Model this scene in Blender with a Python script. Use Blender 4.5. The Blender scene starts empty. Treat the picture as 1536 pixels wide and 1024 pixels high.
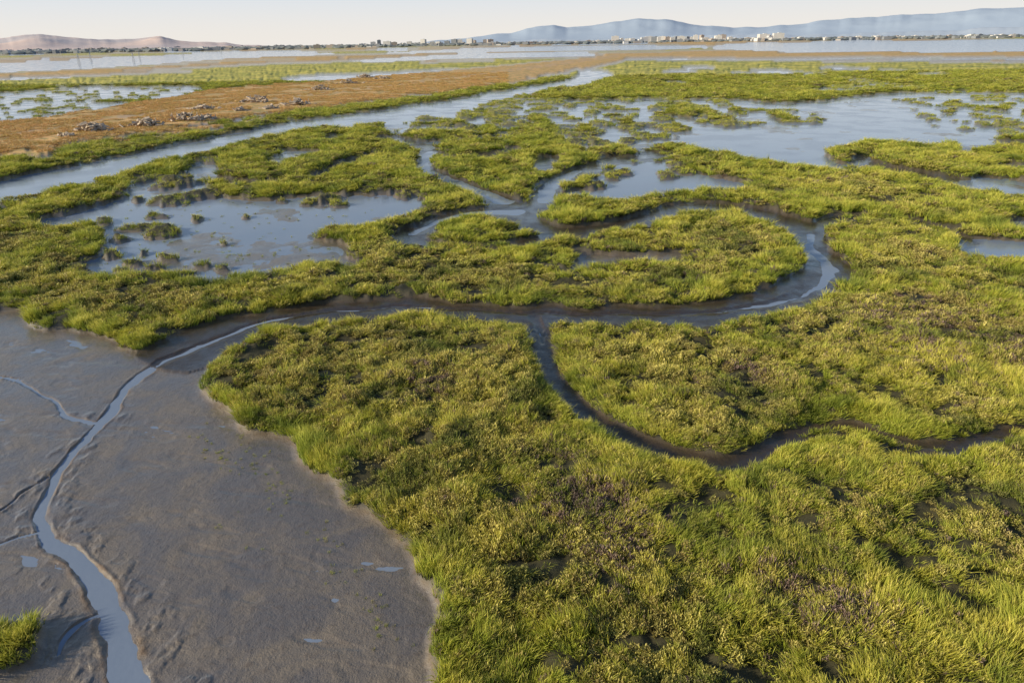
import bpy, math, random, numpy as np
from mathutils import Matrix, Vector
rng=np.random.default_rng(7); random.seed(5)
H=20.0; F=1024.0; HV=62.0
P=math.atan((512-HV)/F); R=math.radians(0.9)
fwd=np.array([0,math.cos(P),-math.sin(P)]); r0=np.array([1.,0,0]); u0=np.array([0,math.sin(P),math.cos(P)])
RT=r0*math.cos(R)-u0*math.sin(R); UP=u0*math.cos(R)+r0*math.sin(R)
def ray(u,v): return fwd+RT*((u-768)/F)-UP*((v-512)/F)
def unproj(u,v,z=0.0):
    d=ray(u,v); dz=min(d[2],-0.0016); t=(H-z)/-dz
    return (d[0]*t,d[1]*t)
def hv(u): return HV-(u-768)*0.0157
def vnoise(x,y,seed=0):
    xi=np.floor(x).astype(np.int64); yi=np.floor(y).astype(np.int64)
    fx=x-xi; fy=y-yi; fx=fx*fx*(3-2*fx); fy=fy*fy*(3-2*fy)
    def h(a,b):
        n=(a*374761393+b*668265263+seed*974634777)&0xffffffff
        n=((n^(n>>13))*1274126177)&0xffffffff
        n=(n^(n>>16))&0xffffff
        return n/float(0xffffff)
    return (h(xi,yi)*(1-fx)+h(xi+1,yi)*fx)*(1-fy)+(h(xi,yi+1)*(1-fx)+h(xi+1,yi+1)*fx)*fy
def fbm(x,y,o=4,seed=0):
    s=0;a=.5;t=0
    for i in range(o):
        s=s+a*vnoise(x*2**i+i*17.3,y*2**i-i*9.1,seed+i); t+=a; a*=.5
    return s/t
NR,NC=1050,1450
inv=np.linspace(1/14.0,1/14000.0,NR); Yr=1/inv-8
S=np.linspace(-1.15,1.15,NC)
Y=np.repeat(Yr[:,None],NC,1); X=S[None,:]*(Y+8)
def gidx(x,y):
    r=(1/14.0-1/(y+8))/(1/14.0-1/14000.0)*(NR-1); c=(x/(y+8)+1.15)/2.3*(NC-1)
    return np.clip(np.rint(r).astype(int),0,NR-1),np.clip(np.rint(c).astype(int),0,NC-1)
D=np.sqrt(X*X+Y*Y)
nx=(fbm(X/3.1,Y/3.1,3,11)-.5)*2; ny=(fbm(X/3.1,Y/3.1,3,23)-.5)*2
nx2=(fbm(X/.9,Y/.9,2,31)-.5)*2; ny2=(fbm(X/.9,Y/.9,2,37)-.5)*2
nx3=(fbm(X/11,Y/11,3,41)-.5)*2; ny3=(fbm(X/11,Y/11,3,47)-.5)*2
fr=np.clip((D-50)/150,0,1); far1=1-np.clip((D-500)/700,0,1)
PX=(X+nx*.9+nx2*.35+nx3*3.6*fr*far1).ravel(); PY=(Y+ny*.9+ny2*.35+ny3*3.6*fr*far1).ravel()
def chaikin(p,closed=True,it=2):
    for _ in range(it):
        q=[]; n=len(p); rngi=range(n) if closed else range(n-1)
        if not closed:q.append(p[0])
        for i in rngi:
            a=p[i];b=p[(i+1)%n]
            q.append(tuple(.75*a[k]+.25*b[k] for k in range(len(a)))); q.append(tuple(.25*a[k]+.75*b[k] for k in range(len(a))))
        if not closed:q.append(p[-1])
        p=q
    return p
def inpoly(pts,smooth=True):
    if smooth: pts=chaikin(pts,True,2)
    w=np.array([unproj(u,v) for u,v in pts])
    out=np.zeros(PX.shape,bool)
    m=np.where((PX>=w[:,0].min())&(PX<=w[:,0].max())&(PY>=w[:,1].min())&(PY<=w[:,1].max()))[0]
    x=PX[m];y=PY[m];ins=np.zeros(len(m),bool)
    j=len(w)-1
    for i in range(len(w)):
        xi,yi=w[i];xj,yj=w[j]
        if yi!=yj:
            c=((yi>y)!=(yj>y))&(x<(xj-xi)*(y-yi)/(yj-yi)+xi); ins^=c
        j=i
    out[m]=ins
    return out
def polyd(pts,smooth=True,it=2):
    if smooth: pts=chaikin(pts,False,it)
    w=[unproj(a[0],a[1])+(a[2],) for a in pts]
    out=np.full(PX.shape,99.)
    for a,b in zip(w[:-1],w[1:]):
        mw=max(a[2],b[2])*3
        m=np.where((PX>min(a[0],b[0])-mw)&(PX<max(a[0],b[0])+mw)&(PY>min(a[1],b[1])-mw)&(PY<max(a[1],b[1])+mw))[0]
        dx=b[0]-a[0];dy=b[1]-a[1];L=dx*dx+dy*dy+1e-9
        t=np.clip(((PX[m]-a[0])*dx+(PY[m]-a[1])*dy)/L,0,1)
        d=np.hypot(PX[m]-a[0]-t*dx,PY[m]-a[1]-t*dy)/((a[2]*(1-t)+b[2]*t)/2)
        out[m]=np.minimum(out[m],d)
    return out
# classes 0 mudflat 1 veg 2 channel 3 dry 4 water 5 road
C=np.ones(PX.shape,np.int8)
xf=X.ravel(); yf=Y.ravel()
n14=fbm(xf/14,yf/14,3,71); n8=fbm(xf/8,yf/8,3,83); n30=fbm(xf/60,yf/25,3,91); nfar=fbm(xf/400,yf/90,3,97)
n5=fbm(xf/4.2,yf/6.0,3,151)
far=inpoly([(-700,140),(0,120),(400,103),(760,90),(900,88),(1100,93),(1536,94),(2300,95),(2300,30),(1536,48),(768,61),(0,73),(-700,84)],False)
C[far]=3
C[far&(nfar>.56)]=1
C[far&(nfar<.38)]=4
for poly in [
 [(-700,119),(0,108),(120,103),(230,96),(330,89),(440,84),(500,79.5),(440,76.5),(330,79),(200,86),(100,91),(0,95),(-700,103)],
 [(520,91),(640,84),(760,81),(900,80),(905,83),(760,86),(640,89),(560,93)],
 [(560,79),(700,74),(900,70),(1060,68),(1060,72),(900,77),(700,80)],
 [(1050,73),(1100,67),(1200,64),(1536,59),(2300,48),(2300,76),(1536,77),(1300,78),(1150,77)],
 ]:
    C[inpoly(poly,False)]=4
for poly in [
 [(-700,123),(0,112),(200,102),(400,92),(560,86),(560,88),(400,96),(200,107),(0,118),(-700,130)],
 [(880,80),(1100,79),(1536,79),(2300,79),(2300,87),(1536,87),(1100,86),(930,86)],
 [(600,78),(760,75.5),(1000,74),(1000,75.5),(760,77.5)],
 ]:
    C[inpoly(poly,False)]=3
C[inpoly([(930,88),(1536,89),(2300,90),(2300,93),(1536,92),(930,90)],False)]=2
C[inpoly([(-700,170),(-700,142),(0,124),(140,118),(440,107),(620,100),(740,98),(560,116),(460,126),(330,131),(290,140),(0,150)],False)]=1
m=inpoly([(-700,245),(-700,165),(0,140),(60,134),(140,128),(200,131),(290,127),(310,133),(270,146),(180,158),(100,170),(0,186)])
C[m]=0; C[m&(n30>.62)]=1
m=inpoly([(420,118),(470,113),(520,112),(600,108),(690,103),(690,108),(600,115),(520,120),(440,124)]); C[m]=0
dry=inpoly([(-700,420),(-700,240),(0,188),(100,173),(200,157),(290,142),(330,133),(460,127),(560,117),(700,105),(800,96),(870,88),(940,84),(940,92),(900,100),(870,108),(780,126),(700,138),(600,152),(500,166),(400,180),(300,198),(200,219),(100,238),(0,258),(-200,300)])
C[dry]=3
g=inpoly([(-700,440),(-700,330),(0,236),(100,221),(200,204),(300,187),(400,172),(500,160),(600,147),(700,134),(780,123),(870,104),(880,112),(780,133),(700,146),(600,162),(500,176),(400,190),(300,210),(200,232),(100,250),(0,272),(-200,310)],False)
C[g&(n8>.40)]=1
rd=polyd([(-300,262,2.6),(0,209,2.6),(120,191,2.6),(250,169,2.6),(420,150,2.8),(600,130,3.2),(760,110,4.5),(880,92,7),(930,85,12)])
C[rd<1]=5
m=inpoly([(560,196),(620,172),(690,156),(740,146),(830,150),(960,148),(1100,148),(1200,156),(1300,140),(1400,136),(1536,140),(2300,140),(2300,200),(1536,203),(1480,208),(1400,212),(1350,216),(1290,212),(1245,222),(1240,235),(1285,254),(1220,252),(1160,246),(1110,236),(1060,226),(1010,214),(960,216),(880,226),(830,212),(760,204),(690,212),(640,204)])
C[m]=0
Fm=m
for poly,th in [([(860,158),(1000,152),(1100,155),(1140,180),(1040,196),(900,186)],.60),([(600,170),(700,170),(860,172),(900,195),(880,215),(700,212),(620,205)],.56),
  ([(1330,150),(1536,152),(2300,150),(2300,175),(1536,178),(1400,176)],.6),([(1150,166),(1240,170),(1236,184),(1160,182)],.5),([(740,140),(900,140),(900,160),(740,162)],.58)]:
    s=inpoly(poly); C[s&m&(n8>th)]=1
for poly in [[(1190,137),(1250,128),(1350,127),(1300,136)],[(1350,113),(1390,109),(1430,110),(1410,115)],[(1240,104),(1300,102),(1310,106)]]:
    C[inpoly(poly)]=0
gf=inpoly([(780,150),(800,130),(960,100),(2300,98),(2300,140),(1300,140),(1000,150)],False)
C[gf&(fbm(xf/28,yf/40,3,109)>.66)]=0
m=inpoly([(-700,470),(-200,318),(0,270),(100,250),(200,231),(300,208),(400,188),(500,174),(600,160),(700,144),(780,131),(850,121),(878,110),(860,105),(910,106),(925,116),(880,126),(800,139),(740,150),(680,164),(600,184),(520,189),(440,195),(360,214),(280,236),(220,249),(150,265),(80,284),(0,303),(-200,360),(-700,540)])
RV=m; C[m]=0
mid=inpoly([(540,195),(640,205),(900,222),(1010,214),(1120,240),(1280,258),(1240,215),(1536,204),(2300,200),(2300,330),(1500,318),(1330,300),(1150,290),(1050,240),(900,240),(880,300),(640,300),(560,285),(250,280),(150,285),(150,262),(300,232),(420,200)],False)
C[mid&(n14<.27)]=0
m=inpoly([(38,338),(70,322),(130,316),(160,298),(200,282),(240,272),(262,262),(300,240),(345,232),(335,250),(300,270),(330,290),(380,302),(450,293),(520,288),(570,290),(620,290),(645,303),(620,318),(560,335),(500,340),(460,350),(455,358),(500,362),(530,370),(532,385),(565,388),(548,398),(480,390),(430,400),(390,413),(340,410),(300,420),(250,400),(215,405),(170,414),(140,405),(130,390),(160,380),(150,360),(157,345),(130,332),(80,338)])
POOL=m; C[m]=0
isl=np.zeros(PX.shape,bool)
for (cu,cv,ru,rv) in [(200,340,26,5),(236,337,16,3),(178,358,14,3),(172,379,16,4),(252,383,14,5),(270,292,9,4),(295,326,9,4),(540,379,13,6),(188,405,17,5),(216,376,8,2),(232,398,14,4),(196,298,12,3),(350,362,5,2),(310,393,8,3),(505,304,9,3),(165,292,10,4),(300,395,6,3),(245,341,8,2),(325,400,10,4),(480,300,6,3),(285,405,9,4),(150,330,12,4),(415,300,7,3),(362,325,4,2)]:
    isl|=inpoly([(cu+ru*math.cos(a)*(1+.25*math.sin(3*a+cu)),cv+4+rv*.8*math.sin(a)) for a in np.linspace(0,6.28,10)[:-1]])
m=inpoly([(880,290),(888,265),(920,250),(980,243),(1022,241),(1032,257),(1070,265),(1135,277),(1100,286),(1050,283),(1000,286),(960,293),(920,302)])
POOL2=m; C[m]=0
C[inpoly([(845,403),(862,384),(900,378),(950,382),(1000,376),(1030,372),(1024,388),(980,393),(930,392),(885,397)])]=0
C[inpoly([(800,393),(815,388),(822,394),(806,398)])]=0
C[inpoly([(1430,378),(1438,360),(1480,354),(1536,364),(2000,375),(2000,395),(1536,389),(1480,388)])]=0
C[inpoly([(1500,333),(1536,325),(1900,322),(1900,350),(1536,346)])]=0
flat=inpoly([(-900,455),(0,466),(35,470),(45,487),(80,492),(140,500),(178,512),(196,530),(240,524),(268,512),(330,500),(318,525),(298,548),(288,575),(310,597),(350,625),(372,642),(430,665),(445,692),(480,708),(505,720),(515,745),(540,775),(580,802),(620,835),(650,865),(662,895),(655,930),(640,960),(634,1000),(640,1060),(640,1500),(-900,1500)])
C[flat]=0
main=inpoly([(200,532),(236,518),(262,503),(300,489),(350,476),(420,464),(490,455),(570,450),(640,447),(700,454),(800,461),(900,464),(1000,461),(1080,456),(1140,440),(1190,415),(1210,392),(1198,362),(1165,338),(1130,322),(1170,318),(1236,335),(1240,360),(1262,383),(1285,402),(1266,422),(1222,450),(1150,472),(1080,480),(1000,484),(900,482),(836,478),(760,480),(680,468),(600,468),(500,474),(420,488),(360,508),(312,532),(290,562),(240,560)])
C[main]=2
chans=[
 [(1200,340,5),(1160,324,4.5),(1110,312,4.5),(1050,307,4.5),(1010,315,4),(960,331,4),(900,341,3.5),(850,347,3.5),(815,350,3)],
 [(618,358,3),(640,338,3),(680,321,3),(730,316,4.5),(780,323,5),(815,338,4),(840,348,3)],
 [(618,356,1.8),(650,369,1.8),(740,371,2),(800,363,2),(835,349,2)],
 [(775,322,6),(758,302,5),(735,291,4.2),(700,281,3.6),(668,268,3.6),(640,258,3.6),(634,243,3.8),(646,228,3.8),(618,212,3.6),(560,204,3.6)],
 [(790,322,3),(820,303,4),(822,288,4.5),(842,268,4.5),(870,256,4.5),(905,246,4),(945,236,3.5)],
 [(820,252,5),(815,243,5),(822,236,4)],
 [(596,352,2.5),(618,345,2.5),(660,330,2)],
 [(1290,243,4),(1303,234,4),(1300,247,4),(1340,255,4),(1385,266,4.5),(1420,270,3)],
 [(1455,228,3),(1490,221,4),(1536,216,4),(1700,212,4)],
 [(1236,335,2.5),(1260,322,1.8),(1320,325,1.8),(1370,330,2.2),(1420,345,1.6),(1450,360,1.6)],
 [(700,236,3),(740,232,3),(735,240,3)],
 [(300,262,3),(350,272,2.5),(420,275,2.5),(480,262,2.5),(520,240,3),(560,232,3)],
]
for c in chans: C[polyd(c)<1]=2
# narrow tidal creek on the right: wanders less than the edges of the big pools
PXs,PYs=PX,PY
PX=(X+nx*.35+nx2*.15).ravel(); PY=(Y+ny*.35+ny2*.15).ravel()
creek=polyd([(798,470,2.5),(808,490,2.1),(816,520,1.6),(826,560,1.3),(850,595,1.1),(890,627,1.0),(940,653,1.0),(1000,678,1.0),(1050,690,1.0),(1090,696,1.0),(1130,678,.9),(1190,655,.82),(1240,640,.82),(1290,643,.82),(1330,660,.85),(1380,673,.85),(1440,665,.82),(1500,650,.8),(1620,635,.8)])
C[creek<1]=2
PX,PY=PXs,PYs
C[inpoly([(-400,918),(-20,924),(38,930),(62,950),(66,978),(45,1000),(0,1010),(-300,1020)])]=1
C=C.reshape(NR,NC)
veg0=(C==1)
k=H/(H-.68)
ri,ci=gidx(X*k,Y*k)
veg=(veg0&veg0[ri,ci])
spk=np.zeros(PX.shape,bool)
for poly,th in [([(560,196),(640,165),(760,140),(930,140),(1140,150),(1150,185),(1040,200),(900,225),(700,215)],.58),([(1140,160),(1240,165),(1240,190),(1140,190)],.6),
   ([(1320,140),(2300,140),(2300,205),(1420,206),(1380,170)],.63),([(150,262),(350,225),(360,290),(640,286),(640,304),(440,312),(300,300),(60,340),(40,320)],.64),([(880,290),(890,262),(1032,240),(1040,262),(930,275)],.60),
   ([(130,325),(260,318),(280,345),(240,412),(120,410)],.65),([(1180,100),(2300,98),(2300,142),(1180,142)],.5),([(-700,245),(-700,165),(0,135),(310,125),(270,146),(0,190)],.67)]:
    spk|=inpoly(poly)&(n5>th)
spk=((spk|isl).reshape(NR,NC))&((C==0)|(C==2))&~veg&(~RV.reshape(NR,NC))
rid=np.abs(fbm(X/16+nx*.12,Y/16+ny*.12,3,131)-.5)
rid2=np.abs(fbm(X/7+nx*.2,Y/7+ny*.2,2,137)-.5)
midw=np.clip((Y-48)/30,0,1)
crev=((rid<.013*np.clip((Y-40)/60,.0,1.6))|((rid2<.012*midw)&(fbm(X/30,Y/30,2,139)>.48)))&(C==1)&(Y<420)
cush=np.clip(np.minimum(rid/.07,rid2/.07),0,1)
veg=(veg&~crev)
def blur(a,n,it=2):
    a=a.astype(np.float64)
    for _ in range(it):
        for ax in (0,1):
            c=np.cumsum(np.pad(a,[(n+1,n) if i==ax else (0,0) for i in (0,1)],mode='edge'),axis=ax)
            a=(np.take(c,range(2*n+1,c.shape[ax]),ax)-np.take(c,range(0,c.shape[ax]-2*n-1),ax))/(2*n+1)
    return a
vs=veg|spk
v1=blur(vs,1,1); v4=blur(vs,4,2); v12=blur(vs,12,2)
w=np.clip((D-25)/60,0,1)
vb=v4*(1-w)+v1*w
dry2=blur((C==3)|(C==5),1,1); road=blur(C==5,1,1)
nearC=blur(C==2,10,1)>.02
chn=blur((C==2)|crev|(veg0&~veg&(nearC|(Y>60))),2,1)
water=blur(C==4,1,1)
Z=0.015+ (fbm(X/7,Y/7,4,201)-.5)*.13*np.clip(D/80,.25,1)
Z+=(fbm(X/1.1,Y/1.1,4,207)-.5)*.03
Z-=0.06*np.clip((D-45)/40,0,1)
rv=RV.reshape(NR,NC); Z=np.where(rv,Z-.03,Z)
PX=(X+nx*.45+nx2*.1+nx3*2*fr*far1).ravel(); PY=(Y+ny*.45+ny2*.1+ny3*2*fr*far1).ravel()
th=[[(1215,352,1.3),(1216,370,1.6),(1238,392,1.9),(1246,410,1.6),(1225,436,1.6),(1165,458,1.0),(1090,468,.5),(1000,472,.35),(900,473,.3),(780,470,.35),(640,459,.45),(500,466,.5),(400,482,.6),(330,505,.65),(270,532,.7),(225,556,.6),(190,585,.55),(168,615,.5),(140,650,.42),(100,695,.42),(72,735,.45),(62,775,.5),(80,805,.52),(110,845,.58),(140,890,.65),(165,940,.7),(185,990,.8),(205,1050,.85),(230,1150,.9)],
 [(-200,560,.2),(0,566,.2),(40,575,.22),(75,605,.18),(105,628,.22),(150,632,.2)],
 [(0,765,.08),(30,735,.1),(75,715,.12)],[(-60,830,.1),(0,815,.12),(30,803,.12),(62,795,.12)],
 [(85,985,.1),(108,950,.25),(120,940,.2),(150,930,.1)],
 [(816,515,.3),(806,490,.5),(800,474,.5)],
 [(758,302,3),(735,291,2.5),(700,281,2.5),(668,268,2.5),(640,258,2.5),(634,243,2.5),(646,228,2.5)],
 [(820,303,1.5),(822,288,2.5),(842,268,3),(870,256,2)],
 [(620,352,1.0),(680,323,1.0),(740,318,2),(775,318,3)]]
TH=np.full((NR,NC),99.)
for t in th: TH=np.minimum(TH,polyd(t,True,3).reshape(NR,NC))
PX,PY=PXs,PYs
Z-=.12*np.exp(-(TH*.9)**2)
Z+=.05*np.exp(-((TH-1.55)/.28)**2)*(D<60)*np.clip(fbm(X/1.2,Y/1.2,3,77)*2.4-.6,0,1)
pl=fbm(X/.55+nx*.6,Y/.8,4,311); Z+=.055*np.clip((pl-.5)*6,0,1)*np.exp(-((TH-3.5)/2.2)**2)*(D<45)*(Y<36)
rp=fbm(X/.5+nx,Y/.2,3,331); Z+=(rp-.5)*.016*np.clip((60-D)/20,0,1)
sc1=fbm(X/2.2+nx*.5,Y/.7+X/3,3,341); Z-=.03*np.clip((sc1-.58)*8,0,1)*(D<60)
Z=np.where(chn>.5,np.maximum(Z,Z*.5)+.03+.03*np.clip((70-D)/20,0,1)*(TH>1.4),Z)
bump=(fbm(X/1.7,Y/1.7,3,211)-.42)
mound=cush*(.12+.40*np.clip((D-60)/80,0,1))
Z=Z*(1-vb)+vb*(.34+bump*.75+mound)
Z=Z*(1-dry2)+dry2*(.75+(fbm(X/6,Y/6,3,217)-.5)*.5+.5*(D>400))
Z=Z*(1-water)-.6*water
def node_mat(name):
    m=bpy.data.materials.new(name); m.use_nodes=True
    nt=m.node_tree; nt.nodes.clear(); out=nt.nodes.new('ShaderNodeOutputMaterial')
    return m,nt,out
class N:
    def __init__(s,nt): s.nt=nt
    def new(s,t,**k):
        n=s.nt.nodes.new(t)
        for a,b in k.items(): setattr(n,a,b)
        return n
    def link(s,a,b): s.nt.links.new(a,b)
    def setin(s,sock,v):
        if isinstance(v,bpy.types.NodeSocket): s.link(v,sock)
        else: sock.default_value=v
    def mix(s,f,a,b):
        n=s.new('ShaderNodeMix',data_type='RGBA'); s.setin(n.inputs[0],f)
        for so,v in ((n.inputs[6],a),(n.inputs[7],b)):
            if isinstance(v,tuple): v=v+(1,) if len(v)==3 else v
            s.setin(so,v)
        return n.outputs[2]
    def math(s,op,a,b=0.0,c=0.0,clamp=False):
        n=s.new('ShaderNodeMath',operation=op,use_clamp=clamp); s.setin(n.inputs[0],a); s.setin(n.inputs[1],b); s.setin(n.inputs[2],c)
        return n.outputs[0]
    def ramp(s,v,lo,hi,a=0.0,b=1.0):
        n=s.new('ShaderNodeMapRange',interpolation_type='SMOOTHSTEP'); s.setin(n.inputs[0],v)
        n.inputs[1].default_value=lo;n.inputs[2].default_value=hi;n.inputs[3].default_value=a;n.inputs[4].default_value=b
        return n.outputs[0]
    def noise(s,scale,detail=4,rough=.55,vec=None,dist=0.0):
        n=s.new('ShaderNodeTexNoise'); n.inputs['Scale'].default_value=scale; n.inputs['Detail'].default_value=detail
        n.inputs['Roughness'].default_value=rough; n.inputs['Distortion'].default_value=dist
        if vec is not None: s.link(vec,n.inputs['Vector'])
        return n.outputs[0]
    def pos(s): return s.new('ShaderNodeNewGeometry').outputs['Position']
def grid_mesh(name,Xa,Ya,Za):
    nr,nc=Xa.shape; me=bpy.data.meshes.new(name)
    co=np.stack([Xa,Ya,Za],-1).reshape(-1,3).astype(np.float32)
    i=np.arange(nr*nc).reshape(nr,nc)
    q=np.stack([i[:-1,:-1],i[:-1,1:],i[1:,1:],i[1:,:-1]],-1).reshape(-1,4).astype(np.int32)
    me.vertices.add(len(co)); me.vertices.foreach_set('co',co.ravel())
    me.loops.add(q.size); me.loops.foreach_set('vertex_index',q.ravel())
    me.polygons.add(len(q)); me.polygons.foreach_set('loop_start',np.arange(0,q.size,4,dtype=np.int32))
    me.polygons.foreach_set('use_smooth',np.ones(len(q),bool))
    me.update(calc_edges=True)
    ob=bpy.data.objects.new(name,me); bpy.context.collection.objects.link(ob)
    return ob
ground=grid_mesh('ground',X,Y,Z)
def cattr(me,name,a,b,c,d=None):
    at=me.attributes.new(name,'FLOAT_COLOR','POINT')
    d=np.ones_like(a) if d is None else d
    at.data.foreach_set('color',np.stack([a,b,c,d],-1).astype(np.float32).ravel())
bank=np.clip(v4*3.2,0,1)*(1-v1)*np.clip(1-D/110,0.25,1)
rim=np.exp(-((TH-1.5)/.4)**2)*(D<60)*np.clip(fbm(X/.8,Y/.8,2,78)*3-1,0,1)
bank=np.clip(bank*.8+.7*rim,0,1)
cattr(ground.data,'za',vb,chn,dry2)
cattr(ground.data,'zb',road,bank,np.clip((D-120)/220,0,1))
m,nt,out=node_mat('marsh_ground'); n=N(nt)
A=n.new('ShaderNodeAttribute',attribute_name='za'); B=n.new('ShaderNodeAttribute',attribute_name='zb')
sa=n.new('ShaderNodeSeparateColor'); n.link(A.outputs['Color'],sa.inputs[0]); sb=n.new('ShaderNodeSeparateColor'); n.link(B.outputs['Color'],sb.inputs[0])
VEG,CH,DRY=sa.outputs; RD,BK,FAR=sb.outputs
p=n.pos()
n1=n.noise(.35,5,.6,p,1.0); n2=n.noise(3.0,5,.65,p); n3=n.noise(.05,4,.6,p,.5); n4=n.noise(14,3,.6,p)
mud=n.mix(n.ramp(n1,.35,.7),(0.155,0.135,0.128),(0.235,0.192,0.152))
mud=n.mix(n.ramp(n2,.50,.70,0,.5),mud,(0.13,0.095,0.07))
mud=n.mix(n.ramp(n4,.58,.72,0,.45),mud,(0.06,0.05,0.04))
chm=n.mix(n2,(0.022,0.015,0.010),(0.062,0.040,0.026))
col=n.mix(CH,mud,chm)
bkc=n.mix(CH,(0.17,0.10,0.05),(0.08,0.046,0.024))
col=n.mix(n.math('MULTIPLY',BK,n.ramp(n2,.3,.6,.3,1)),col,bkc)
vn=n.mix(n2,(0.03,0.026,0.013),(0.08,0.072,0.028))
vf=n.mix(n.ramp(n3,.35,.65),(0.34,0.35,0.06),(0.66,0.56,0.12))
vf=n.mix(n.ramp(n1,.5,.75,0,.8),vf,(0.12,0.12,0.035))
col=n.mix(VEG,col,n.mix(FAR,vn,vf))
d1=n.mix(n.ramp(n3,.35,.65),(0.78,0.46,0.18),(0.60,0.38,0.16))
d1=n.mix(n.ramp(n1,.46,.60),d1,(0.36,0.28,0.09))
d1=n.mix(n.ramp(n2,.55,.75),d1,(0.78,0.60,0.38))
col=n.mix(DRY,col,d1)
col=n.mix(RD,col,n.mix(n2,(0.44,0.30,0.22),(0.60,0.45,0.33)))
b=n.new('ShaderNodeBsdfPrincipled'); n.link(col,b.inputs['Base Color'])
wet=n.math('MULTIPLY',n.math('SUBTRACT',1.0,n.math('MAXIMUM',VEG,DRY)),n.math('SUBTRACT',1.0,n.math('MULTIPLY',BK,.7)))
ro=n.math('SUBTRACT',.85,n.math('MULTIPLY',wet,n.ramp(n1,.3,.7,.55,.38)))
n.link(ro,b.inputs['Roughness'])
n.link(n.math('MULTIPLY',wet,n.ramp(n1,.38,.62,1.0,.5)),b.inputs['Coat Weight']); b.inputs['Coat Roughness'].default_value=.10; b.inputs['Coat IOR'].default_value=1.5
hgt=n.math('ADD',n2,n.math('MULTIPLY',n4,.45))
bp=n.new('ShaderNodeBump'); bp.inputs['Distance'].default_value=.055; bp.inputs['Strength'].default_value=.9
n.link(hgt,bp.inputs['Height']); n.link(bp.outputs[0],b.inputs['Normal'])
bp2=n.new('ShaderNodeBump'); bp2.inputs['Distance'].default_value=.016; bp2.inputs['Strength'].default_value=.7
n.link(hgt,bp2.inputs['Height']); n.link(bp2.outputs[0],b.inputs['Coat Normal'])
n.link(b.outputs[0],out.inputs[0]); ground.data.materials.append(m)
WL=-0.022
yy=1/np.linspace(1/14.,1/14000.,60)-8; YW=np.repeat(yy[:,None],40,1); XW=np.linspace(-1.15,1.15,40)[None,:]*(YW+8)
water_o=grid_mesh('water',XW,YW,np.full_like(XW,WL))
m,nt,out=node_mat('marsh_water'); n=N(nt); b=n.new('ShaderNodeBsdfPrincipled')
p=n.pos(); w1=n.noise(.12,3,.5,p); w2=n.noise(2.5,3,.5,p)
n.link(n.mix(w1,(0.20,0.26,0.37),(0.27,0.31,0.40)),b.inputs['Base Color']); b.inputs['IOR'].default_value=1.33
n.link(n.ramp(w1,.4,.6,.06,.18),b.inputs['Roughness'])
bp=n.new('ShaderNodeBump'); bp.inputs['Distance'].default_value=.03; bp.inputs['Strength'].default_value=.35; n.link(w2,bp.inputs['Height']); n.link(bp.outputs[0],b.inputs['Normal'])
n.link(b.outputs[0],out.inputs[0]); water_o.data.materials.append(m)
def plant_mat(name,base,mid_,tip,alt,dark,trans=.3):
    m,nt,out=node_mat(name); n=N(nt)
    h=n.new('ShaderNodeAttribute',attribute_name='h').outputs['Fac']
    p=n.pos(); big=n.noise(.09,3,.6,p); med=n.noise(.7,3,.6,p); pat=n.noise(.22,4,.6,p,.6)
    rnd=n.new('ShaderNodeObjectInfo').outputs['Random']
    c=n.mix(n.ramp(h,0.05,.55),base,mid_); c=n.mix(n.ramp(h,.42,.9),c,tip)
    c=n.mix(n.math('MULTIPLY',n.ramp(n.math('ADD',n.math('MULTIPLY',med,.5),n.math('ADD',n.math('MULTIPLY',big,.5),n.math('MULTIPLY',rnd,.22))),.5,.72),.7),c,alt)
    c=n.mix(n.ramp(pat,.50,.64,0,.75),c,dark)
    d=n.new('ShaderNodeBsdfPrincipled'); n.link(c,d.inputs['Base Color']); d.inputs['Roughness'].default_value=.55; d.inputs['Specular IOR Level'].default_value=.3
    t=n.new('ShaderNodeBsdfTranslucent'); n.link(c,t.inputs[0])
    ms=n.new('ShaderNodeMixShader'); ms.inputs[0].default_value=trans; n.link(d.outputs[0],ms.inputs[1]); n.link(t.outputs[0],ms.inputs[2])
    n.link(ms.outputs[0],out.inputs[0]); return m
def tuft(name,mat,nb,rad,hmin,hmax,wd,lean,bias,segs=3):
    V=[];Fc=[];hh=[]
    for i in range(nb):
        a=random.random()*6.283; rr=rad*math.sqrt(random.random()); bx=rr*math.cos(a); by=rr*math.sin(a)
        h=random.uniform(hmin,hmax); ln=random.uniform(.2,1)*lean*h; la=a+random.uniform(-1.2,1.2)
        lx=math.cos(la)*ln+bias*h; ly=math.sin(la)*ln
        fa=random.random()*3.1416; wx=math.cos(fa)*wd*.5; wy=math.sin(fa)*wd*.5
        s0=len(V)
        for s in range(segs+1):
            t=s/segs; q=t**1.7; x=bx+lx*q; y=by+ly*q; z=h*t*(1-.18*t*lean*2)-.03
            ww=(1-t**2)*.9+.1
            if s==segs: V.append((x,y,z)); hh.append(1)
            else:
                V.append((x-wx*ww,y-wy*ww,z)); V.append((x+wx*ww,y+wy*ww,z)); hh+= [t,t]
        for s in range(segs):
            a0=s0+2*s
            if s==segs-1: Fc.append((a0,a0+1,a0+2))
            else: Fc.append((a0,a0+1,a0+3,a0+2))
    me=bpy.data.meshes.new(name); me.from_pydata(V,[],Fc); at=me.attributes.new('h','FLOAT','POINT'); at.data.foreach_set('value',np.array(hh,np.float32))
    me.materials.append(mat); return bpy.data.objects.new(name,me)
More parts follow.
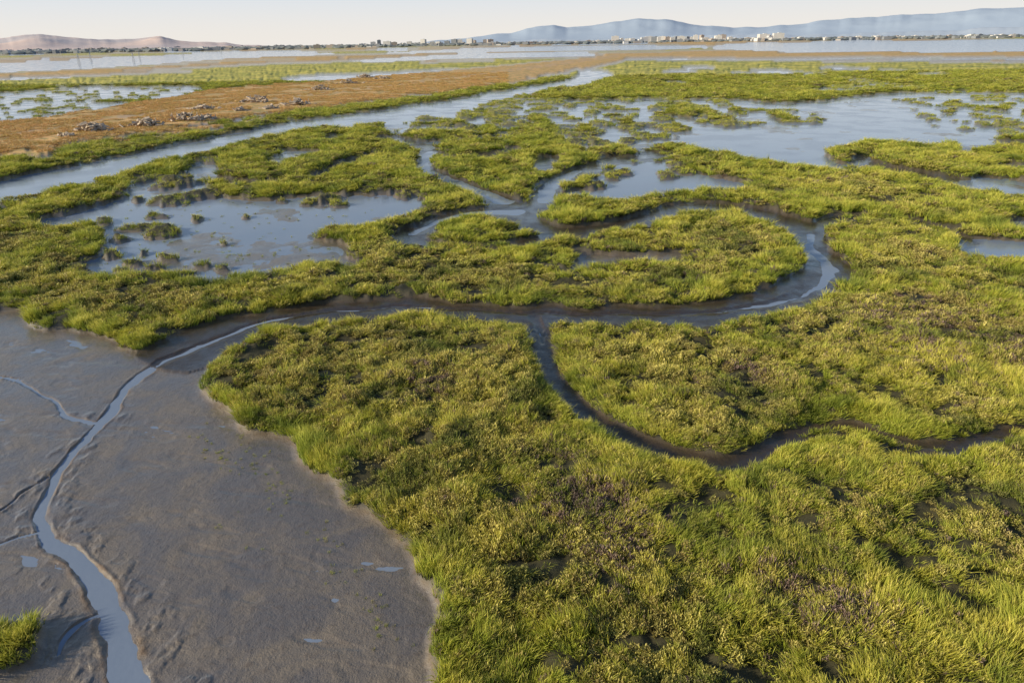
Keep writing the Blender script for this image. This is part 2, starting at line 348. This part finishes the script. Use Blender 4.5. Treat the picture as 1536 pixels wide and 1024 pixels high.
def shrub(name,mat,nb,rad,h,wd):
    V=[];Fc=[];hh=[]
    for i in range(nb):
        a=random.random()*6.283; rr=rad*math.sqrt(random.random()); top=h*random.uniform(.55,1)*(1-.35*(rr/rad)**2)
        x=rr*math.cos(a);y=rr*math.sin(a)
        for tw in range(3):
            z0=top*random.uniform(.25,.85); L=random.uniform(.07,.15); an=random.random()*6.283; el=random.uniform(.5,1.4)
            dx=math.cos(an)*math.cos(el)*L;dy=math.sin(an)*math.cos(el)*L;dz=math.sin(el)*L
            fa=random.random()*3.14; wx=math.cos(fa)*wd*.5;wy=math.sin(fa)*wd*.5
            s0=len(V); V+=[(x-wx*.5,y-wy*.5,z0),(x+wx*.5,y+wy*.5,z0),(x+dx*.6+wx,y+dy*.6+wy,z0+dz*.6),(x+dx,y+dy,z0+dz),(x+dx*.6-wx,y+dy*.6-wy,z0+dz*.6)]
            t=z0/h; hh+=[t,t,min(1,t+.2),min(1,t+.35),min(1,t+.2)]
            Fc+=[(s0,s0+1,s0+2,s0+3,s0+4)]
    me=bpy.data.meshes.new(name); me.from_pydata(V,[],Fc); at=me.attributes.new('h','FLOAT','POINT'); at.data.foreach_set('value',np.array(hh,np.float32))
    me.materials.append(mat); return bpy.data.objects.new(name,me)
mg=plant_mat('cordgrass_blades',(0.03,0.028,0.010),(0.40,0.39,0.045),(0.95,0.83,0.17),(0.38,0.46,0.055),(0.19,0.25,0.04),.24)  # naturally dark stem base, darkened further to put shade into the gaps
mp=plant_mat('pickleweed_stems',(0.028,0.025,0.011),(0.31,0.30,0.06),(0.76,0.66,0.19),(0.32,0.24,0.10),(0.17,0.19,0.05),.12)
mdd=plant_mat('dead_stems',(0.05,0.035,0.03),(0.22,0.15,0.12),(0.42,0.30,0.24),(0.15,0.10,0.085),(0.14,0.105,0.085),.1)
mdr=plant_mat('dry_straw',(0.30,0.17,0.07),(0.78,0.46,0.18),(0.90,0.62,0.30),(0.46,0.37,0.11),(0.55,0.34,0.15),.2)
def coll(name,obs):
    c=bpy.data.collections.new(name)
    for o in obs: c.objects.link(o)
    return c
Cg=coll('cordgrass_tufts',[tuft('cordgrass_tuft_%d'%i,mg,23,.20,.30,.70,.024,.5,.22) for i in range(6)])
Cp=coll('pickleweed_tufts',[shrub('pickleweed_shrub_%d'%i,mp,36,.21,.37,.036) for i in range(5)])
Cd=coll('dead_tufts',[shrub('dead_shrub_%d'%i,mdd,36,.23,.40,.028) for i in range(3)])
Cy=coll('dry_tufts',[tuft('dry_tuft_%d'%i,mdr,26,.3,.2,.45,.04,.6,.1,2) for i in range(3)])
def gn(ob,col):
    ng=bpy.data.node_groups.new('scatter_'+ob.name,'GeometryNodeTree')
    ng.interface.new_socket('Geometry',in_out='INPUT',socket_type='NodeSocketGeometry'); ng.interface.new_socket('Geometry',in_out='OUTPUT',socket_type='NodeSocketGeometry')
    gi=ng.nodes.new('NodeGroupInput'); go=ng.nodes.new('NodeGroupOutput'); ip=ng.nodes.new('GeometryNodeInstanceOnPoints'); ciN=ng.nodes.new('GeometryNodeCollectionInfo')
    ciN.inputs['Collection'].default_value=col; ciN.inputs['Separate Children'].default_value=True; ciN.inputs['Reset Children'].default_value=True
    ip.inputs['Pick Instance'].default_value=True
    def na(nm,dt):
        a=ng.nodes.new('GeometryNodeInputNamedAttribute'); a.data_type=dt; a.inputs['Name'].default_value=nm
        return [o for o in a.outputs if o.enabled and o.name=='Attribute'][0]
    L=ng.links.new
    L(gi.outputs[0],ip.inputs['Points']); L(ciN.outputs[0],ip.inputs['Instance']); L(na('idx','INT'),ip.inputs['Instance Index'])
    L(na('rot','FLOAT_VECTOR'),ip.inputs['Rotation']); L(na('scl','FLOAT_VECTOR'),ip.inputs['Scale']); L(ip.outputs[0],go.inputs[0])
    md=ob.modifiers.new('scatter','NODES'); md.node_group=ng
def scatter_obj(name,col,x,y,z,yaw,sxy,sz):
    k=len(x); me=bpy.data.meshes.new(name); me.vertices.add(k)
    me.vertices.foreach_set('co',np.stack([x,y,z],-1).astype(np.float32).ravel())
    a=me.attributes.new('idx','INT','POINT'); a.data.foreach_set('value',rng.integers(0,60,k).astype(np.int32))
    a=me.attributes.new('rot','FLOAT_VECTOR','POINT'); a.data.foreach_set('vector',np.stack([rng.normal(0,.15,k),rng.normal(0,.15,k),yaw],-1).astype(np.float32).ravel())
    a=me.attributes.new('scl','FLOAT_VECTOR','POINT'); a.data.foreach_set('vector',np.stack([sxy,sxy,sz],-1).astype(np.float32).ravel())
    ob=bpy.data.objects.new(name,me); bpy.context.collection.objects.link(ob); gn(ob,col); print(name,k); return ob
D0=38.
def Sf(y): return np.maximum(1,y/32.)**.87
ys=np.linspace(10,420,4000); dens=2.0*(ys+8)*D0/Sf(ys)**2; cum=np.cumsum(dens)*(ys[1]-ys[0]); NT=int(cum[-1])
y=np.interp(rng.random(NT)*cum[-1],cum,ys); x=(rng.random(NT)*2-1)*(y+8)
ri,ci=gidx(x,y)
ok=veg[ri,ci]
x=x[ok];y=y[ok];ri=ri[ok];ci=ci[ok]
z=Z[ri,ci]; sc=Sf(y); edge=v12[ri,ci]
patch=fbm(x/5.5,y/5.5,3,401); small=fbm(x/.9,y/.9,2,409)*.5+fbm(x/2.4,y/2.4,2,419)*.5
wd=np.zeros(len(x))
for (u,v,ra,st) in [(885,760,2.0,1.0),(930,800,1.2,.9),(840,690,1.2,.5),(1400,500,5,.6),(1110,560,1.6,.6),(1245,905,1.6,.7),(1180,870,1,.6),(640,575,2.0,.5),(920,830,1.5,.5)]:
    cx,cy=unproj(u,v,.5); wd=np.maximum(wd,st*np.exp(-((x-cx)**2+(y-cy)**2)/ra**2))
rr=rng.random(len(x))
dead=rr<wd*(.4+.9*small)+.015
pg=np.clip((patch-.44)*5,0,1)*.6+np.clip((.93-edge)*4,0,1)*.55+.2
grass=(~dead)&(rng.random(len(x))<pg)
pick=(~dead)&(~grass)
hm=.45+1.4*np.clip((small-.36)*2.4,0,1)
# plants on the creek lip stay short so the creek stays open
hm=np.where(creek.reshape(NR,NC)[ri,ci]<2.6,np.minimum(hm,.7),hm)
yaw=fbm(x/4.,y/4.,2,433)*12+rng.normal(0,.6,len(x))
hole=(small<.42)&(rng.random(len(x))<.9)&(y<110)&(creek.reshape(NR,NC)[ri,ci]>4)
def emit(name,col,mk,zs):
    mk=mk&~hole
    scatter_obj(name,col,x[mk],y[mk],z[mk],yaw[mk],sc[mk]*rng.uniform(.8,1.25,mk.sum()),hm[mk]*zs*rng.uniform(.8,1.2,mk.sum())*np.minimum(1.35,sc[mk]**.2))
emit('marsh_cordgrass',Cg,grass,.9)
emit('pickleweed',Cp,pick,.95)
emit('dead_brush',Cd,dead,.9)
kk=160000; yb=50+rng.random(kk)**1.3*330; xb=(rng.random(kk)*2-1)*(yb+8); ri,ci=gidx(xb,yb); mk=spk[ri,ci]
xb=xb[mk];yb=yb[mk];ri=ri[mk];ci=ci[mk]
scatter_obj('cordgrass_clumps',Cg,xb,yb,Z[ri,ci]*.5,rng.random(len(xb))*6.28,rng.uniform(1.5,2.9,len(xb))*np.clip(yb/130,.7,2),rng.uniform(.8,1.3,len(xb)))
k=110000; ya=rng.random(k)**.7*400+90; xa=(rng.random(k)*-1.05)*(ya+8); ri,ci=gidx(xa,ya); mk=(C[ri,ci]==3)&(fbm(xa/9,ya/9,3,501)>.42)
xa=xa[mk];ya=ya[mk];za=Z[ri,ci][mk]
scatter_obj('dry_grass',Cy,xa,ya,za,rng.random(len(xa))*6.28,rng.uniform(1.6,3.2,len(xa)),rng.uniform(.7,1.4,len(xa)))
sx=[];sy=[]
for (a,b_,c,d,kk) in [(300,660,345,700,30),(380,690,440,760,36),(490,790,525,880,20),(560,900,585,960,20),(345,635,390,690,14),(320,780,420,860,6)]:
    for i in range(kk):
        t=random.random(); q=unproj(a+(c-a)*t+random.gauss(0,14),b_+(d-b_)*t+random.gauss(0,9)); sx.append(q[0]);sy.append(q[1])
for i in range(160):
    q=unproj(random.uniform(150,560),random.uniform(300,400)); sx.append(q[0]);sy.append(q[1])
sx=np.array(sx);sy=np.array(sy); ri,ci=gidx(sx,sy); mk=(C[ri,ci]==0); sx=sx[mk];sy=sy[mk];sz=Z[ri,ci][mk]
scatter_obj('mudflat_sprouts',Cg,sx,sy,sz,rng.random(len(sx))*6.28,rng.uniform(.2,.42,len(sx))*np.where(sy>50,2.4,1),rng.uniform(.12,.25,len(sx))*np.where(sy>50,2.2,1))
import bmesh
def simple_mat(name,c1,c2,scale=1.,rough=.85):
    m,nt,out=node_mat(name); n=N(nt); b=n.new('ShaderNodeBsdfPrincipled'); n.link(n.mix(n.ramp(n.noise(scale,5,.6,n.pos()),.3,.7),c1,c2),b.inputs['Base Color']); b.inputs['Roughness'].default_value=rough; n.link(b.outputs[0],out.inputs[0]); return m
rub=simple_mat('weathered_timber_rubble',(0.28,0.22,0.17),(0.66,0.54,0.43),1.5)
def box(bm,mat): bmesh.ops.create_cube(bm,size=1,matrix=mat)
def rubble(u,v,wpx):
    d=ray(u,v); t=(H-.8)/-d[2]; W=wpx*t/F; cx,cy=d[0]*t,d[1]*t
    bm=bmesh.new()
    for i in range(44):
        a=random.gauss(0,.28)*W; b_=random.gauss(0,.16)*W; hh=max(.1,(1-abs(a)/(W*.6)))*W*.25
        Mx=Matrix.Translation((a,b_,random.uniform(0,hh)))@Matrix.Rotation(random.uniform(0,3.14),4,'Z')@Matrix.Rotation(random.gauss(0,.35),4,'X')@Matrix.Rotation(random.gauss(0,.35),4,'Y')@Matrix.Diagonal((random.uniform(.6,2.4),random.uniform(.25,1.2),random.uniform(.12,.55),1))
        box(bm,Mx)
    for i in range(5):
        box(bm,Matrix.Translation((random.gauss(0,.25)*W,random.gauss(0,.1)*W,W*.1))@Matrix.Rotation(random.gauss(0,.2),4,'X')@Matrix.Diagonal((.18,.18,W*.28,1)))
    me=bpy.data.meshes.new('rubble_pile'); bm.to_mesh(me); bm.free(); me.materials.append(rub)
    ri,ci=gidx(np.array([cx]),np.array([cy]))
    ob=bpy.data.objects.new('rubble_pile',me); ob.location=(cx,cy,float(Z[ri,ci][0])); bpy.context.collection.objects.link(ob)
for a in [(138,196,46),(218,189,44),(276,181,48),(310,178,26),(303,164,30),(385,153,44),(445,157,38),(405,163,16),(480,135,30),(522,126,30),(547,118,24),(575,120,16),(360,166,16),(100,205,16)]: rubble(*a)
def smoothprof(pts,u): return np.interp(u,[q[0] for q in pts],[q[1] for q in pts])
def hills(name,prof,u0_,u1_,dist,depth,mat,seed,rug,ra=.5,rb=.28):
    nc=520;nr=50; us=np.linspace(u0_,u1_,nc); XX=np.zeros((nr,nc));YY=np.zeros((nr,nc));ZZ=np.zeros((nr,nc))
    jit=(fbm(us/30,us*0,4,seed+50)-.5)*5
    for j,u in enumerate(us):
        v=float(smoothprof(prof,u))+jit[j]; d=ray(u,v); hh=math.hypot(d[0],d[1]); zt=max(0,H+dist*d[2]/hh)
        for i in range(nr):
            t=i/(nr-1); dd=dist-depth*.75+depth*1.3*t
            XX[i,j]=d[0]/hh*dd;YY[i,j]=d[1]/hh*dd
            s=min(1,t/.577); e=s*s*(3-2*s) if t<.577 else 1-((t-.577)/.423)**2
            ZZ[i,j]=zt*e*dd/dist if t<.577 else zt*e
    nz=fbm(XX/rug,YY/rug,5,seed); rz=1-np.abs(fbm(XX/rug*.8,YY/rug*.8,4,seed+7)-.5)*4
    tt=np.linspace(0,1,nr)[:,None]; env=np.sin(np.clip(tt/.577,0,1)*math.pi)
    ZZ=ZZ*(1+env*(ra*(nz-.5)+rb*rz))+ (nz-.5)*ZZ.max()*.04*(ZZ>5)
    ZZ-=4
    ob=grid_mesh(name,XX,YY,ZZ); ob.data.materials.append(mat); return ob
mh1=simple_mat('hazy_golden_hills',(0.78,0.60,0.55),(0.56,0.51,0.55),.0016,1)  # distance haze is mixed into the base colours of all three hill materials
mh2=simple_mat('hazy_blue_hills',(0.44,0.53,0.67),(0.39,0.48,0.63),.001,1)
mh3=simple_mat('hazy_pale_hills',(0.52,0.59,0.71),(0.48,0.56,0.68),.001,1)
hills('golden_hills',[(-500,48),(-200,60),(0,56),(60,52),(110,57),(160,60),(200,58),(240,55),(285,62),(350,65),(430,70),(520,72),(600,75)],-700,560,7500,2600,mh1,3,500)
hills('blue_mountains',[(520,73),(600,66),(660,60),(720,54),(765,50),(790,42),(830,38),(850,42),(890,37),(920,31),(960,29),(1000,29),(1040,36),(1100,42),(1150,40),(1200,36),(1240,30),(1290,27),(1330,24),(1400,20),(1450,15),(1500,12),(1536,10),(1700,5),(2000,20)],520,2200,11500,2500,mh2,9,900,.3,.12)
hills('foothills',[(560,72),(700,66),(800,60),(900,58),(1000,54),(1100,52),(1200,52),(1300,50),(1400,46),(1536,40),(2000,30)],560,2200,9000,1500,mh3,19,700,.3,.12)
cols=[simple_mat('facade_white',(0.66,0.64,0.64),(0.54,0.54,0.55),.01),simple_mat('facade_tan',(0.44,0.38,0.35),(0.37,0.33,0.31),.01),simple_mat('facade_gray',(0.26,0.28,0.32),(0.22,0.24,0.28),.01)]
bm=bmesh.new()
def bld(u,dist,wd_,dp,hh,mi):
    d=ray(u,hv(u)); q=math.hypot(d[0],d[1]); x_=d[0]/q*dist;y_=d[1]/q*dist
    n0=len(bm.faces); box(bm,Matrix.Translation((x_,y_,hh/2-.5))@Matrix.Rotation(random.uniform(-.3,.3),4,'Z')@Matrix.Diagonal((wd_,dp,hh,1)))
    if hh>12: box(bm,Matrix.Translation((x_+wd_*.1,y_,hh+1))@Matrix.Diagonal((wd_*.3,dp*.4,3,1)))
    bm.faces.ensure_lookup_table()
    for f in bm.faces[n0:]: f.material_index=mi
for i in range(1300):
    u=random.uniform(-300,1900); ds=random.uniform(4000,7500) if u>500 else random.uniform(3600,6500)
    bld(u,ds,random.uniform(12,40),random.uniform(15,40),random.choice([6,8,10,12,16])*random.uniform(.8,1.2),random.choice([0,0,1,2,2]))
for u in list(range(925,1100,7))+list(range(560,740,11)):
    bld(u+random.uniform(-3,3),4800+random.uniform(0,900),random.uniform(20,50),30,random.uniform(18,42),random.choice([0,0,2,1]))
for u in (1145,1156,1167): bld(u,4400,55,50,random.uniform(26,40),0)
for u in (250,268,300,318): bld(u,4200,60,40,random.uniform(8,16),0)
me=bpy.data.meshes.new('distant_city_buildings'); bm.to_mesh(me); bm.free()
for c in cols: me.materials.append(c)
bpy.context.collection.objects.link(bpy.data.objects.new('distant_city_buildings',me))
bm=bmesh.new()
for i in range(2600):
    u=random.uniform(-300,1900); ds=random.uniform(3500,6500) if u<520 else random.uniform(4000,7000)
    d=ray(u,hv(u)); q=math.hypot(d[0],d[1]); s=random.uniform(5,12)
    g=bmesh.ops.create_icosphere(bm,subdivisions=1,radius=1,matrix=Matrix.Translation((d[0]/q*ds,d[1]/q*ds,s*.5))@Matrix.Diagonal((s*random.uniform(1,3.5),s,s*.75,1)))
    for vv in g['verts']: vv.co+=Vector((random.gauss(0,s*.12),random.gauss(0,s*.12),random.gauss(0,s*.12)))
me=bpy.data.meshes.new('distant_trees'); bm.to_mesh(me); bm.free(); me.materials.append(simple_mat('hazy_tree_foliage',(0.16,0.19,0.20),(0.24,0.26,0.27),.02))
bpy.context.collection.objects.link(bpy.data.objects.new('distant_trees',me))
steel=simple_mat('galvanised_steel',(0.5,0.5,0.5),(0.4,0.4,0.4),.3,.5)
def beam(bm,a,b,w_):
    a=Vector(a);b=Vector(b);d=b-a; box(bm,Matrix.Translation((a+b)/2)@d.to_track_quat('Z','Y').to_matrix().to_4x4()@Matrix.Diagonal((w_,w_,d.length,1)))
def tower(u,dist,h):
    bm=bmesh.new(); b0=h*.11;b1=h*.025
    lv=[0,.25,.45,.62,.76,.88,1.0]
    for (sx_,sy_) in ((1,1),(1,-1),(-1,1),(-1,-1)): beam(bm,(sx_*b0,sy_*b0,0),(sx_*b1,sy_*b1,h),.2)
    for l0,l1 in zip(lv[:-1],lv[1:]):
        w0=b0+(b1-b0)*l0;w1=b0+(b1-b0)*l1
        for s_ in (1,-1):
            beam(bm,(-w0,s_*w0,l0*h),(w1,s_*w1,l1*h),.1);beam(bm,(w0,s_*w0,l0*h),(-w1,s_*w1,l1*h),.1)
            beam(bm,(s_*w0,-w0,l0*h),(s_*w1,w1,l1*h),.1)
    for l in (.76,.88,.98): beam(bm,(-h*.16,0,l*h),(h*.16,0,l*h),.16)
    me=bpy.data.meshes.new('transmission_tower'); bm.to_mesh(me); bm.free(); me.materials.append(steel)
    d=ray(u,hv(u)); q=math.hypot(d[0],d[1]); ob=bpy.data.objects.new('transmission_tower',me); ob.location=(d[0]/q*dist,d[1]/q*dist,-.5); bpy.context.collection.objects.link(ob)
for a in [(113,1150,13),(132,1400,13),(196,1250,13),(206,1500,13),(272,1900,16),(330,2300,17)]: tower(*a)
el=math.radians(20); az=math.radians(254)
sd=Vector((math.cos(el)*math.sin(az),math.cos(el)*math.cos(az),math.sin(el)))
L=bpy.data.lights.new('sun','SUN'); L.energy=5; L.angle=math.radians(.5); L.color=(1,.88,.63)
lo=bpy.data.objects.new('sun',L); lo.rotation_euler=(-sd).to_track_quat('-Z','Y').to_euler(); bpy.context.collection.objects.link(lo)
W=bpy.data.worlds.new('World'); bpy.context.scene.world=W; W.use_nodes=True; nt=W.node_tree; n=N(nt)
bg=nt.nodes['Background']; sk=nt.nodes.new('ShaderNodeTexSky'); sk.sky_type='NISHITA'; sk.sun_disc=False; sk.sun_elevation=el; sk.sun_rotation=az; sk.air_density=1.0; sk.dust_density=.8; sk.ozone_density=1.6
tc=n.new('ShaderNodeTexCoord'); sp=n.new('ShaderNodeSeparateXYZ'); n.link(tc.outputs['Generated'],sp.inputs[0])
c1=n.mix(n.ramp(sp.outputs[2],0.0,.09),(7.0,6.65,6.2),(5.4,6.1,6.9))
c2=n.mix(n.ramp(sp.outputs[2],.06,.30,.97,0),sk.outputs[0],c1)
nt.links.new(c2,bg.inputs[0]); bg.inputs[1].default_value=.125
cam=bpy.data.cameras.new('camera'); cam.lens=24; cam.sensor_width=36; cam.clip_end=60000; cam.clip_start=.5
co=bpy.data.objects.new('camera',cam); bpy.context.collection.objects.link(co)
Mx=Matrix(((RT[0],UP[0],-fwd[0],0),(RT[1],UP[1],-fwd[1],0),(RT[2],UP[2],-fwd[2],H),(0,0,0,1))); co.matrix_world=Mx
sc_=bpy.context.scene; sc_.camera=co
sc_.view_settings.view_transform='Standard'; sc_.view_settings.look='None'; sc_.view_settings.exposure=0
